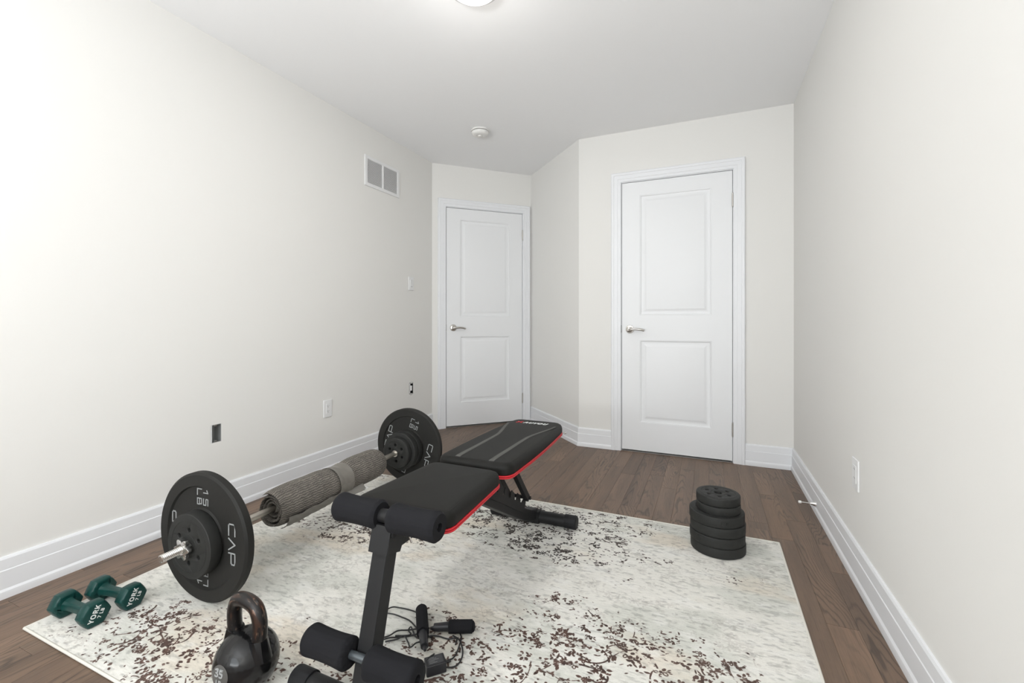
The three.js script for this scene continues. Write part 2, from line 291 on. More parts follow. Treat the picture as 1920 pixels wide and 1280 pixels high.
// ------------------------------------------------------------------ rug
{
  const X0 = -2.012, X1 = 0.288, Z0 = -2.295, Z1 = -0.685, TW = 2048, TH = 1434, pm = TW / (X1 - X0);
  const cv = document.createElement('canvas'); cv.width = TW; cv.height = TH;
  const g = cv.getContext('2d'); g.lineCap = 'round'; g.lineJoin = 'round';
  const px = (x) => (x - X0) * pm, pz = (z) => (z - Z0) * pm;
  g.fillStyle = '#000'; g.fillRect(0, 0, TW, TH); g.strokeStyle = '#fff'; g.fillStyle = '#fff';
  function leaf(x, y, a, l, w) { g.save(); g.translate(x, y); g.rotate(a); g.beginPath(); g.moveTo(0, 0); g.quadraticCurveTo(l * 0.5, -w, l, 0); g.quadraticCurveTo(l * 0.5, w * 0.8, 0, 0); g.fill(); g.restore(); }
  function rosette(x, y, r) {
    const n = 5 + Math.floor(rnd() * 4), a0 = rnd() * 6;
    for (let k = 0; k < n; k++) { if (rnd() < 0.25) continue; const a = a0 + k / n * 6.283; g.lineWidth = rr(2.0, 3.6); g.beginPath(); g.ellipse(x + Math.cos(a) * r * 0.72, y + Math.sin(a) * r * 0.72, r * 0.38, r * 0.26, a, 0, 6.283); rnd() < 0.72 ? g.fill() : g.stroke(); }
    if (rnd() < 0.6) { g.beginPath(); g.arc(x, y, r * 0.26, 0, 6.283); g.fill(); }
  }
  function vine(x, y, a, n) {
    let w = rr(2.4, 5), turn = rr(-0.2, 0.2), skip = 0;
    for (let i = 0; i < n; i++) {
      if (rnd() < 0.12) turn = rr(-0.26, 0.26);
      if (rnd() < 0.07) skip = 1 + Math.floor(rnd() * 4);
      a += turn; const nx = x + Math.cos(a) * 6, ny = y + Math.sin(a) * 5;
      w = Math.max(1.8, Math.min(6.5, w + rr(-1.1, 1.1))); g.lineWidth = w;
      if (skip-- <= 0) { g.beginPath(); g.moveTo(x, y); g.lineTo(nx, ny); g.stroke(); }
      x = nx; y = ny;
      if (rnd() < 0.14) leaf(x, y, a + rr(-1.6, 1.6), rr(8, 19), rr(5, 9));
      if (rnd() < 0.03) rosette(x + rr(-14, 14), y + rr(-14, 14), rr(8, 15));
    }
  }
  for (let i = 0; i < 520; i++) vine(rnd() * TW, rnd() * TH, rnd() * 6.283, 6 + Math.floor(rnd() * 16));
  for (let i = 0; i < 900; i++) { const cx = rnd() * TW, cy = rnd() * TH, n = 3 + Math.floor(rnd() * 8), sp = rr(7, 17); for (let k = 0; k < n; k++) leaf(cx + rr(-1.5, 1.5) * sp, cy + rr(-1, 1) * sp, rnd() * 6.283, rr(8, 19), rr(5, 10)); }
  for (let i = 0; i < 1100; i++) rosette(rnd() * TW, rnd() * TH, rr(7, 17));
  for (let i = 0; i < 4600; i++) leaf(rnd() * TW, rnd() * TH, rr(-0.7, 0.7) + (rnd() < 0.5 ? Math.PI : 0), rr(5, 15), rr(3, 7));
  const ink = g.getImageData(0, 0, TW, TH).data;
  // how much of the old pattern survives the distressing, patch by patch: x, z, half-width, half-depth, strength, brown or black
  const spots = [[-0.80, -2.02, 0.46, 0.24, 0.92, 0], [-0.62, -1.86, 0.30, 0.12, 0.9, 0], [-1.20, -2.18, 0.34, 0.14, 0.86, 0.1], [-0.45, -2.2, 0.3, 0.1, 0.6, 0], [-1.56, -1.62, 0.26, 0.13, 0.86, 0.25],
    [-1.30, -1.72, 0.2, 0.14, 0.7, 0.2], [-0.24, -1.92, 0.15, 0.05, 0.6, 0], [-0.44, -1.48, 0.13, 0.09, 0.78, 0.7], [-0.28, -1.42, 0.15, 0.09, 0.7, 0.7], [-1.44, -0.83, 0.40, 0.15, 0.95, 1], [-1.62, -0.86, 0.22, 0.10, 0.72, 0.9],
    [-0.25, -1.22, 0.40, 0.20, 0.92, 0.9], [-0.62, -1.12, 0.22, 0.12, 0.98, 1], [-0.08, -1.40, 0.22, 0.10, 0.74, 0.8], [-0.55, -0.90, 0.8, 0.2, 0.9, 1], [-1.08, -0.90, 0.22, 0.10, 0.78, 0.9],
    [0.06, -1.3, 0.16, 0.10, 0.75, 0.8], [0.08, -1.93, 0.1, 0.06, 0.3, 0], [-1.86, -0.74, 0.09, 0.05, 0.55, 0.4], [-1.9, -2.24, 0.1, 0.06, 0.55, 0.2], [-0.83, -1.26, 0.1, 0.04, 0.62, 0.6], [-0.3, -1.72, 0.06, 0.05, 0.45, 0.1]];
  const base = [[226, 224, 217], [203, 204, 196], [219, 208, 192], [232, 231, 227]];
  const data = new Uint8Array(TW * TH * 4), bump = new Uint8Array(TW * TH * 4);
  for (let y = 0; y < TH; y++) for (let x = 0; x < TW; x++) {
    const i = (y * TW + x) * 4, wx = x / pm, wz = y / pm, X = X0 + wx, Z = Z0 + wz;
    let keep = 0.0, brown = 0.4, bw = 0;
    for (const s of spots) { const dx = (X - s[0]) / s[2], dz = (Z - s[1]) / s[3], d = dx * dx + dz * dz; if (d < 1.9) { const k = s[4] * (1 - sstep(0.25, 1.9, d)); keep = Math.max(keep, k); bw += k; brown += s[5] * k; } }
    brown /= 0.4 > bw ? 1 : bw + 0.4;
    const n1 = fbm(wx * 20, wz * 34, 3, 2), n4 = fbm(wx * 75, wz * 125, 13, 2), n2 = fbm(wx * 5.5, wz * 8, 9, 4), n3 = fbm(wx * 3.2, wz * 5.4, 31, 4), streak = vnoise(wx * 60, wz * 300, 61), fine = hash(x, y, 7);
    const c0 = sstep(0.46, 0.70, n2), c1 = sstep(0.50, 0.72, n3), c2 = sstep(0.5, 0.8, fbm(wx * 14, wz * 30, 77, 3));
    const c = [0, 1, 2].map((k) => { let v = base[0][k]; v += (base[1][k] - v) * c0 * 0.75; v += (base[2][k] - v) * c1 * 0.65; v += (base[3][k] - v) * c2 * 0.5; return v; });
    const p = ink[i] / 255, worn = sstep(0.47, 0.55, n1 * 0.52 + n4 * 0.56 + keep * 0.50 - 0.345 + (streak - 0.5) * 0.10);
    const ghost = p * 0.10 * sstep(0.4, 0.65, fbm(wx * 9, wz * 16, 55, 3));
    const a = Math.min(1, (keep > 0.05 ? p * worn * 0.93 : 0) + ghost), l = 0.955 + fine * 0.06 + (streak - 0.5) * 0.05 - sstep(0.52, 0.80, fbm(wx * 46, wz * 120, 88, 3)) * 0.13;
    const dk = [52 + 26 * brown, 49 + 9 * brown, 47 + 4 * brown], t = 0.8 + 0.5 * vnoise(wx * 90, wz * 120, 15);
    for (let k = 0; k < 3; k++) data[i + k] = Math.max(0, Math.min(255, (c[k] * (1 - a) + dk[k] * t * a) * l));
    data[i + 3] = 255;
    const b = 150 + fine * 60 + (streak - 0.5) * 60 - a * 50; bump[i] = bump[i + 1] = bump[i + 2] = b; bump[i + 3] = 255;
  }
  const mk = (d, srgb) => { const t = new THREE.DataTexture(d, TW, TH); t.magFilter = THREE.LinearFilter; t.minFilter = THREE.LinearMipmapLinearFilter; t.generateMipmaps = true; if (srgb) t.colorSpace = THREE.SRGBColorSpace; t.needsUpdate = true; return t; };
  const mat = std(0xffffff, 0.96, 0, { map: mk(data, true), bumpMap: mk(bump, false), bumpScale: 0.0012 });
  const rug = thing('area_rug', 'distressed ivory area rug with dark worn floral pattern', 'rug');
  const nx = 92, nz = 64, pos = [], uv = [], idx = [];
  for (let j = 0; j <= nz; j++) for (let i = 0; i <= nx; i++) {
    const u = i / nx, v = j / nz, e = Math.min(u, 1 - u, v, 1 - v);
    pos.push(X0 + (X1 - X0) * u, 0.0075 + (fbm(u * 7, v * 5, 91, 2) - 0.5) * 0.0014 * Math.min(1, e * 30) - (e < 0.001 ? 0.0016 : 0), Z0 + (Z1 - Z0) * v); uv.push(u, v);
  }
  for (let j = 0; j < nz; j++) for (let i = 0; i < nx; i++) { const a = j * (nx + 1) + i; idx.push(a, a + nx + 1, a + 1, a + 1, a + nx + 1, a + nx + 2); }
  const top = new THREE.BufferGeometry(); top.setAttribute('position', new THREE.Float32BufferAttribute(pos, 3)); top.setAttribute('uv', new THREE.Float32BufferAttribute(uv, 2)); top.setIndex(idx); top.computeVertexNormals();
  part('pile', top, mat, rug);
  part('backing', slab(X0 + 0.002, X1 - 0.002, 0.0003, 0.0056, Z0 + 0.002, Z1 - 0.002), std(lin(0.45, 0.43, 0.38), 0.95), rug);
  const bind = std(lin(0.70, 0.68, 0.62), 0.9);
  for (const [a, b] of [[[X0, Z0], [X1, Z0]], [[X1, Z0], [X1, Z1]], [[X1, Z1], [X0, Z1]], [[X0, Z1], [X0, Z0]]]) part('binding', rod([a[0], 0.0043, a[1]], [b[0], 0.0043, b[1]], 0.0042, 10), bind, rug);
}

// ------------------------------------------------------------------ weight plates
function roundPlate(r, t, holeR, holes) {   // vinyl disc, flat on y from 0 to t
  const s = new THREE.Shape(); s.absarc(0, 0, r, 0, Math.PI * 2, false);
  const c = new THREE.Path(); c.absarc(0, 0, 0.015, 0, Math.PI * 2, true); s.holes.push(c);
  for (let k = 0; k < holes; k++) { const a = k / holes * Math.PI * 2 + 0.3, h = new THREE.Path(); h.absarc(Math.cos(a) * holeR, Math.sin(a) * holeR, 0.0072, 0, Math.PI * 2, true); s.holes.push(h); }
  const body = new THREE.ExtrudeGeometry(s, { depth: t - 0.010, bevelEnabled: true, bevelSize: 0.005, bevelThickness: 0.005, bevelOffset: -0.005, bevelSegments: 3, curveSegments: 40 }).translate(0, 0, 0.005);
  const ring = (r0, z) => latheZ([[r0, z - 0.0012], [r0 + 0.001, z + 0.0008], [r0 + 0.004, z + 0.0008], [r0 + 0.005, z - 0.0012]], 48);
  return join(toCreasedNormals(body, 0.5), ring(r * 0.32, t), ring(r * 0.78, t)).rotateX(-Math.PI / 2);
}
const bigGeo = roundPlate(0.110, 0.0415, 0.056, 6), midGeo = roundPlate(0.088, 0.034, 0.047, 6);
{
  const cx = 0.036, cz = -2.138;
  const rows = [[bigGeo, 0.002, 0.0, 'wide black vinyl plate at the bottom of the plate stack', 0.042], [bigGeo, -0.001, 0.003, 'wide black vinyl plate second from the bottom of the stack', 0.042],
    [bigGeo, 0.001, 0.001, 'wide black vinyl plate third from the bottom of the stack', 0.042], [bigGeo, -0.003, 0.002, 'uppermost wide black vinyl plate, under the two smaller ones', 0.042],
    [midGeo, 0.004, 0.004, 'lower of the two smaller black plates on the stack', 0.034], [midGeo, 0.003, 0.0, 'small black vinyl plate with holes on top of the stack', 0.034]];
  let y = 0.009;
  rows.forEach(([geo, dx, dz, label, t], i) => {
    const g = thing('weight_plate', label, 'weight plate', [cx + dx, y, cz + dz], i * 0.7, 'plates stacked on the rug corner');
    part('disc', geo, M.plateVinyl, g);
    const r = geo === bigGeo ? 0.110 : 0.088;
    // raised logo on the rim: a ring and a bar
    const rim = new THREE.TorusGeometry(t * 0.26, 0.0014, 6, 20).translate(0, t / 2, 0).rotateY(0).translate(0, 0, r - 0.0004);
    if (i === 1 || i === 3 || i === 4) part('rim_emblem', rim.rotateY(-i * 0.7 + (i === 1 ? -0.75 : 0.25)), M.plateVinyl, g);
    y += t + 0.0004;
  });
}

// ------------------------------------------------------------------ barbell
const CAP = { C: [[[1, 1], [0.12, 1], [0, 0.86], [0, 0.14], [0.12, 0], [1, 0]]], A: [[[0, 0], [0.5, 1], [1, 0]]], P: [[[0, 0], [0, 1], [0.88, 1], [1, 0.86], [1, 0.5], [0.88, 0.38], [0, 0.38]]],
  1: [[[0.1, 0.75], [0.55, 1], [0.55, 0]]], 5: [[[1, 1], [0, 1], [0, 0.55], [1, 0.55], [1, 0], [0, 0]]], L: [[[0, 1], [0, 0], [1, 0]]], B: [[[0, 0], [0, 1], [0.9, 1], [0.9, 0.52], [1, 0.48], [1, 0], [0, 0]], [[0, 0.5], [0.95, 0.5]]] };
function word(text, w, h, gap, sw) {
  const all = [], total = text.length * w + (text.length - 1) * gap;
  [...text].forEach((c, i) => { for (const l of CAP[c]) all.push(l.map(([x, y]) => [i * (w + gap) - total / 2 + x * w, (y - 0.5) * h])); });
  return strokes(all, sw, 0.0012);
}
{
  const Y = 0.2337, a = [-1.606, Y, -0.868], turn = Math.atan2(-0.066, -1.24);   // local +z points to the near end
  const b = thing('barbell', 'loaded steel barbell with large black bumper plates lying along the left wall', 'barbell', [-1.618, 0.0085, -0.868], Math.atan(0.038));
  const py = Y - 0.0085, yy = py - 0.0115, L = 1.52;   // the thin bar rests at the bottom of the wide plate bore
  part('bar', join(rod([0, yy, -0.13], [0, yy, -L + 0.13], 0.0125, 20)), M.satinBar, b, 'satin steel bar');
  for (const e of [0, 1]) {   // threaded ends
    const z0 = e ? -L : -0.13, p = [];
    for (let k = 0; k <= 26; k++) { const z = k * 0.005; p.push([0.0105, z], [0.0127, z + 0.0018], [0.0127, z + 0.0030]); }
    part('threaded_end', join(latheZ([[0, 0], [0.0095, 0], ...p, [0.0095, 0.1345], [0, 0.1345]].map(([r, z]) => [r, z]), 24, 0.3).translate(0, yy, z0)), M.steel, b, 'threaded chrome bar end');
  }
  function bumper(z, roll) {   // faces both ways, centre at z
    const g = part('bumper_plate', latheZ([[0.026, -0.016], [0.098, -0.016], [0.103, -0.0105], [0.176, -0.0105], [0.180, -0.0175], [0.217, -0.0175], [0.225, -0.011], [0.225, 0.011], [0.217, 0.0175], [0.180, 0.0175], [0.176, 0.0105], [0.103, 0.0105], [0.098, 0.016], [0.026, 0.016], [0.026, -0.016]], 96, 0.45).rotateZ(0), M.bumper, b);
    g.position.set(0, py, z); g.rotation.z = roll;
    const marks = [];
    for (const f of [0, Math.PI]) {
      marks.push(word('CAP', 0.038, 0.030, 0.011, 0.0042).translate(0, 0.146, 0).rotateZ(f));
      marks.push(join(word('15', 0.021, 0.022, 0.012, 0.0031).translate(0, 0.016, 0), word('LB', 0.021, 0.022, 0.012, 0.0031).translate(0, -0.016, 0)).translate(-0.140, 0, 0).rotateZ(f));
    }
    const face = join(marks);
    part('lettering', join(face.clone().translate(0, 0, 0.0104), face.clone().rotateY(Math.PI).translate(0, 0, -0.0104)), M.greyPrint, g, 'grey raised lettering');
    return g;
  }
  bumper(-0.142, -Math.PI / 2);
  bumper(-L + 0.142, -Math.PI / 2 - R(18));
  const loose = (geo, z, roll, flip) => { const m = part('vinyl_plate', geo.clone().rotateX(flip ? -Math.PI / 2 : Math.PI / 2), M.plateVinyl, b); m.position.set(0, yy, z); m.rotation.z = roll; return m; };
  loose(bigGeo, -0.124, 0.2, false);
  loose(bigGeo, -0.16, 0.5, true); loose(midGeo, -0.2025, 0.1, true);
  loose(bigGeo, -L + 0.16, 0.4, false); loose(midGeo, -L + 0.245, 0.3, false); loose(bigGeo, -L + 0.2025, 0.8, false); loose(bigGeo, -L + 0.124, 0.8, true);
  function star(z, s) {
    const sh = new THREE.Shape();
    for (let k = 0; k <= 120; k++) { const t = k / 120 * Math.PI * 2, r = 0.0300 + 0.0062 * Math.cos(6 * t); k ? sh.lineTo(Math.cos(t) * r, Math.sin(t) * r) : sh.moveTo(r, 0); }
    const h = new THREE.Path(); h.absarc(0, 0, 0.0125, 0, Math.PI * 2, true); sh.holes.push(h);
    const g = part('star_collar', join(toCreasedNormals(extr(sh, 0.014, 0.0015), 0.4), latheZ([[0.0125, 0.014], [0.019, 0.014], [0.019, 0.024], [0.0125, 0.024]], 24)), M.steel, b, 'chrome star shaped spin lock collar');
    g.position.set(0, yy, z); if (s < 0) g.rotation.y = Math.PI;
  }
  star(-0.0575, -1); star(-L + 0.0575, 1);
  for (const z of [-0.2395, -L + 0.282]) part('inner_collar', latheZ([[0.012, -0.006], [0.019, -0.006], [0.0205, -0.002], [0.0205, 0.002], [0.019, 0.006], [0.012, 0.006]], 28).translate(0, yy, z), M.steel, b, 'chrome stop ring');
}

// ------------------------------------------------------------------ towel rolled round the bar
{
  const knit = (() => {
    const f = (x, y) => { const r = y * 0.5 + (fbm(x * 0.05, y * 0.05, 4, 2) - 0.5) * 6; return Math.pow(0.5 + 0.5 * Math.sin(r * 0.85), 1.4) * (0.72 + 0.28 * Math.sin(x * 0.9 + Math.floor(r * 0.135) * 2)); };
    const t = (o) => texture(512, 512, o, o === col);
    const col = (x, y) => { const v = f(x, y), n = 0.85 + 0.3 * fbm(x * 0.02, y * 0.02, 8, 3); return [(84 + 78 * v) * n, (80 + 75 * v) * n, (75 + 70 * v) * n]; };
    return std(0xffffff, 0.95, 0, { map: t(col), bumpMap: t((x, y) => { const v = 255 * f(x, y); return [v, v, v]; }), bumpScale: 0.0022 });
  })();
  const towel = thing('towel', 'grey ribbed knit towel rolled around the barbell bar', 'towel', [-1.6331, 0.2222, -1.272], Math.atan(0.038));
  // spiral roll: cross-section swept along -z, pinched where it is tied
  const len = 0.665, nu = 200, nv = 44, turns = 3.5, th = 0.0066, pos = [], uv = [], idx = [];
  const rad = (t, v) => { const pinch = Math.exp(-Math.pow((v - 0.54) / 0.10, 2)), end = 1 - 0.10 * Math.exp(-v * 26) - 0.13 * Math.exp(-(1 - v) * 22); return (0.0205 + 0.0585 * t) * (1 - 0.17 * pinch * t) * end + (fbm(t * 9, v * 7, 12, 2) - 0.5) * 0.005 * t; };
  const ring = 2 * (nu + 1);
  for (let j = 0; j <= nv; j++) for (let side = 0; side < 2; side++) for (let k = 0; k <= nu; k++) {
    const i = side ? nu - k : k, t = i / nu, q = j / nv, v = q, a = t * turns * Math.PI * 2 + 2.2 - turns * Math.PI * 2;
    const edge = Math.min(1, Math.min(t, 1 - t) * 60), rim = j === 0 || j === nv ? 0.35 : 1, r = rad(t, v) + (side ? -1 : 1) * th * rim * (0.25 + 0.75 * edge);
    const lip = j === 0 ? 0.004 + (fbm(t * 14, 3, 5, 2) - 0.5) * 0.016 - 0.014 * (1 - t) : j === nv ? -0.004 + (fbm(t * 12, 8, 5, 2) - 0.5) * 0.014 : 0;
    pos.push(Math.cos(a) * r, Math.sin(a) * r * 0.98 - 0.004 * t, -v * len + lip); uv.push(v * 3.2, t * 5.2);
  }
  for (let j = 0; j < nv; j++) for (let i = 0; i < ring; i++) { const n = (i + 1) % ring, a = j * ring + i, b = j * ring + n; idx.push(a, b, a + ring, b, b + ring, a + ring); }
  for (const [j, f] of [[0, 1], [nv, 0]]) for (let k = 0; k < nu; k++) { const o = j * ring, a = o + k, b = o + k + 1, c = o + ring - 1 - k, d = o + ring - 2 - k; f ? idx.push(a, c, b, b, c, d) : idx.push(a, b, c, b, d, c); }
  const g = new THREE.BufferGeometry(); g.setAttribute('position', new THREE.Float32BufferAttribute(pos, 3)); g.setAttribute('uv', new THREE.Float32BufferAttribute(uv, 2)); g.setIndex(idx); g.computeVertexNormals();
  part('roll', g, knit, towel);
  // outer flap lying along the underside, smooth hem facing out
  const hem = std(lin(0.20, 0.19, 0.172), 0.95);
  function wrap(v0, v1, a0, a1, lift, mat, name, label) {
    const p = [], q = [], id = [], n = 18, m = 22;
    for (let j = 0; j <= n; j++) for (let i = 0; i <= m; i++) { const v = v0 + (v1 - v0) * j / n, a = a0 + (a1 - a0) * i / m + 0.05 * Math.sin(v * 40), r = rad(1, v) + th + lift + 0.0012 * Math.sin(v * 90 + i); p.push(Math.cos(a) * r, Math.sin(a) * r * 0.98 - 0.004, -v * len); q.push(v * 3, i / m); }
    for (let j = 0; j < n; j++) for (let i = 0; i < m; i++) { const a = j * (m + 1) + i; id.push(a, a + 1, a + m + 1, a + 1, a + m + 2, a + m + 1); }
    const w = new THREE.BufferGeometry(); w.setAttribute('position', new THREE.Float32BufferAttribute(p, 3)); w.setAttribute('uv', new THREE.Float32BufferAttribute(q, 2)); w.setIndex(id); w.computeVertexNormals(); part(name, w, mat, towel, label);
  }
  wrap(0.03, 0.47, -1.35, -0.28, 0.0035, hem, 'hem', 'plain woven hem along the roll');
  wrap(0.47, 0.61, 0, Math.PI * 2, 0.003, new THREE.MeshPhysicalMaterial({ color: lin(0.165, 0.152, 0.132), roughness: 0.38, clearcoat: 0.4, clearcoatRoughness: 0.25 }), 'tape', 'shiny tape wound round the middle');
  part('loose_end', rbox(0.044, 0.0075, 0.150, 0.003).rotateZ(-0.75).rotateY(-0.12).translate(0.062, -0.056, -0.405), hem, towel, 'loose towel end hanging out');
  part('care_label', rbox(0.022, 0.0016, 0.026, 0.0006).rotateZ(-0.35).translate(0.078, -0.064, -0.480), M.sticker, towel, 'white sewn care label');
}

// ------------------------------------------------------------------ adjustable bench
{
  const bx = -0.788, bench = thing('weight_bench', 'black adjustable weight bench with red piping and foam leg rollers', 'bench', [bx, 0.0085, 0]);
  const y0 = -0.0085;
  function outline(pts, rads, n = 10) {   // convex polygon (x, z) with rounded corners
    const out = [];
    pts.forEach((p, i) => {
      const a = new THREE.Vector2(...pts[(i + pts.length - 1) % pts.length]), b = new THREE.Vector2(...pts[(i + 1) % pts.length]), c = new THREE.Vector2(...p), u = a.sub(c).normalize(), v = b.sub(c).normalize();
      const P = c.clone().addScaledVector(u, rads[i]), Q = c.clone().addScaledVector(v, rads[i]);
      for (let k = 0; k <= n; k++) { const t = k / n, w = new THREE.Vector2().addScaledVector(P, (1 - t) * (1 - t)).addScaledVector(c, 2 * t * (1 - t)).addScaledVector(Q, t * t); out.push([w.x, w.y]); }
    });
    return out;
  }
  function pad(o, layers, puff) {
    const n = o.length, pos = [], idx = [];
    const nor = o.map((p, i) => { const a = o[(i + n - 1) % n], b = o[(i + 1) % n], dx = b[0] - a[0], dz = b[1] - a[1], l = Math.hypot(dx, dz); return [dz / l, -dx / l]; });
    let area = 0; o.forEach((p, i) => { const q = o[(i + 1) % n]; area += p[0] * q[1] - q[0] * p[1]; });
    const sg = area > 0 ? -1 : 1, cx = o.reduce((s, p) => s + p[0], 0) / n, cz = o.reduce((s, p) => s + p[1], 0) / n;
    const rings = layers.map(([ins, y]) => o.map((p, i) => [p[0] + nor[i][0] * ins * sg, y, p[1] + nor[i][1] * ins * sg]));
    if (puff !== null) { const last = rings.at(-1), y = layers.at(-1)[1]; for (const k of [0.82, 0.6, 0.35, 0.12, 0]) rings.push(last.map((p) => [cx + (p[0] - cx) * k, y + puff * (1 - k * k), cz + (p[2] - cz) * k])); }
    rings.forEach((r) => r.forEach((p) => pos.push(...p)));
    for (let j = 0; j + 1 < rings.length; j++) for (let i = 0; i < n; i++) { const a = j * n + i, b = j * n + (i + 1) % n; idx.push(a, b, a + n, b, b + n, a + n); }
    const g = new THREE.BufferGeometry(); g.setAttribute('position', new THREE.Float32BufferAttribute(pos, 3)); g.setIndex(idx); g.computeVertexNormals();
    return g;
  }
  function cushion(name, o, top, puff) {
    const b = top - 0.056;
    const c = part(name, pad(o, [[0.030, b + 0.0145], [0.002, b + 0.0145], [0, b + 0.018], [0, b + 0.034], [0.002, b + 0.043], [0.007, b + 0.050], [0.0155, b + 0.0545], [0.0165, b + 0.0538], [0.0175, b + 0.0545], [0.026, b + 0.056]], puff), M.vinylBlack, bench);
    part('piping', join(pad(o, [[0.012, b + 0.0145], [0.0, b + 0.0145], [-0.0022, b + 0.0115], [0.0, b + 0.0085], [0.012, b + 0.0085]], null), pad(o, [[0.012, b + 0.0085], [0.0, b + 0.0080], [-0.0022, b + 0.0050], [0.0, b + 0.002], [0.030, b]], null)), M.red, c, 'red piping');
    part('base_board', pad(o, [[0.006, b + 0.004], [0.010, b - 0.001], [0.02, b - 0.001]], 0), M.dark, c);
    return c;
  }
  const TOP = 0.480;
  cushion('seat', outline([[-0.166, -1.005], [0.166, -1.005], [0.142, -1.395], [-0.142, -1.395]], [0.045, 0.045, 0.05, 0.05]), TOP + y0, 0.003);
  const back = cushion('backrest', outline([[-0.152, -1.425], [0.152, -1.425], [0.156, -1.75], [0.132, -2.145], [-0.132, -2.145], [-0.156, -1.75]], [0.05, 0.05, 0.2, 0.06, 0.06, 0.2]), TOP + 0.006 + y0, 0.001);
  // two pale stripes along the backrest, opening towards the head end
  for (const s of [-1, 1]) {
    const line = [], yT = TOP + 0.0072 + y0;
    for (let k = 0; k <= 40; k++) { const t = k / 40, z = -1.434 - t * 0.60, open = sstep(0.55, 1.05, t); line.push([s * (0.070 + 0.052 * open), k === 0 ? yT - 0.010 : k === 1 ? yT - 0.0012 : yT, z, 0.0105 * (1 - 0.35 * t)]); }
    const p = [], id = []; line.forEach(([x, y, z, w], i) => { p.push(x - w, y, z, x + w, y, z); if (i) { const a = 2 * i - 2; id.push(a, a + 1, a + 2, a + 1, a + 3, a + 2); } });
    const g = new THREE.BufferGeometry(); g.setAttribute('position', new THREE.Float32BufferAttribute(p, 3)); g.setIndex(id); g.computeVertexNormals(); part('stripe', g, M.stripe, back, 'dark grey inlaid stripe');
  }
  const font = await new FontLoader().loadAsync('fonts/droid/droid_sans_bold.typeface.json');
  const txt = (s, size, t = 0.001) => { const g = new TextGeometry(s, { font, size, depth: t, curveSegments: 4, bevelEnabled: false }); g.computeBoundingBox(); return g; };
  globalThis.__txt = txt;
  {
    const white = txt('AUYOU', 0.026).applyMatrix4(new THREE.Matrix4().makeShear(0, 0, 0.25, 0, 0, 0)).rotateX(-Math.PI / 2).translate(-0.054, TOP + 0.0066 + y0, -2.050);
    part('logo', white, M.whitePrint, back, 'white printed logo');
    part('logo', join(strokes([[[-0.012, 0.0], [0.012, 0.026]], [[-0.010, 0.022], [0.003, 0.012], [0.014, 0.0]]], 0.006, 0.001).rotateX(-Math.PI / 2).translate(-0.075, TOP + 0.0066 + y0, -2.050)), M.red, back, 'red logo mark');
  }
  // frame
  part('main_beam', sideCut(band([[-0.985, 0.405], [-1.30, 0.405], [-1.40, 0.378], [-1.52, 0.316], [-1.80, 0.158], [-1.90, 0.104], [-1.97, 0.072], [-2.045, 0.052]], 0.052).map(([z, y]) => [z, y + y0]), 0, 0.050, 0.003), M.powder, bench);
  for (const s of [-1, 1]) {   // toothed rack plates on the beam
    const p = [[-1.40, 0.372]], n = 6, a = [-1.47, 0.405], b = [-1.845, 0.205];
    for (let k = 0; k < n; k++) { const t0 = k / n, t1 = (k + 0.62) / n, t2 = (k + 0.9) / n, q = (t) => [a[0] + (b[0] - a[0]) * t, a[1] + (b[1] - a[1]) * t]; const A = q(t0), B = q(t1), C = q(t2); p.push([A[0], A[1] - 0.002], [A[0] - 0.010, A[1] + 0.004], [B[0], B[1] + 0.001], [B[0] - 0.001, B[1] - 0.026], [C[0], C[1] - 0.024]); }
    p.push([-1.875, 0.200], [-1.885, 0.168], [-1.86, 0.128], [-1.50, 0.330]);
    part('rack_plate', sideCut(p.map(([z, y]) => [z, y + y0]), s * 0.0275, 0.004, 0.0008), M.powder, bench, 'toothed adjustment rack');
    part('back_rail', sideCut(band([[-1.43, 0.418], [-2.02, 0.418]], 0.022).map(([z, y]) => [z, y + y0]), s * 0.062, 0.025, 0.002), M.powder, bench);
    part('support_strut', sideCut(band([[-1.665, 0.418], [-1.860, 0.196]], 0.026).map(([z, y]) => [z, y + y0]), s * 0.046, 0.022, 0.002), M.powder, bench);
  }
  part('strut_pin', rod([-0.062, 0.200 + y0, -1.862], [0.062, 0.200 + y0, -1.862], 0.008, 14), M.powder, bench);
  part('seat_bracket', join(slab(-0.045, 0.045, 0.420 + y0, 0.4245 + y0, -1.36, -1.02), slab(-0.031, -0.0265, 0.37 + y0, 0.424 + y0, -1.36, -1.30), slab(0.0265, 0.031, 0.37 + y0, 0.424 + y0, -1.36, -1.30)), M.powder, bench);
  part('front_post', sideCut(band([[-0.965, 0.425], [-0.868, 0.045]], 0.046).map(([z, y]) => [z, y + y0]), 0, 0.046, 0.003), M.powder, bench);
  for (const s of [-1, 1]) part('post_bracket', sideCut([[-0.946, 0.475], [-0.9255, 0.392], [-0.926, 0.388], [-0.978, 0.372], [-1.005, 0.415], [-1.03, 0.425], [-1.03, 0.438], [-0.985, 0.470]].map(([z, y]) => [z, y + y0]), s * 0.0285, 0.005, 0.001), M.powder, bench);
  part('post_cover', sideCut([[-0.940, 0.452], [-0.9225, 0.386], [-0.9285, 0.384], [-0.948, 0.452]].map(([z, y]) => [z, y + y0]), 0, 0.060, 0.0008), M.powder, bench);
  part('bolt', latheX([[0, 0], [0.009, 0], [0.009, 0.004], [0.006, 0.006], [0, 0.006]], 18).translate(0.031, 0.430 + y0, -0.950), M.dark, bench);
  part('pull_pin', rod([0.034, 0.425 + y0, -1.000], [0.046, 0.385 + y0, -1.008], 0.0028, 10), M.steel, bench, 'chrome pull pin');
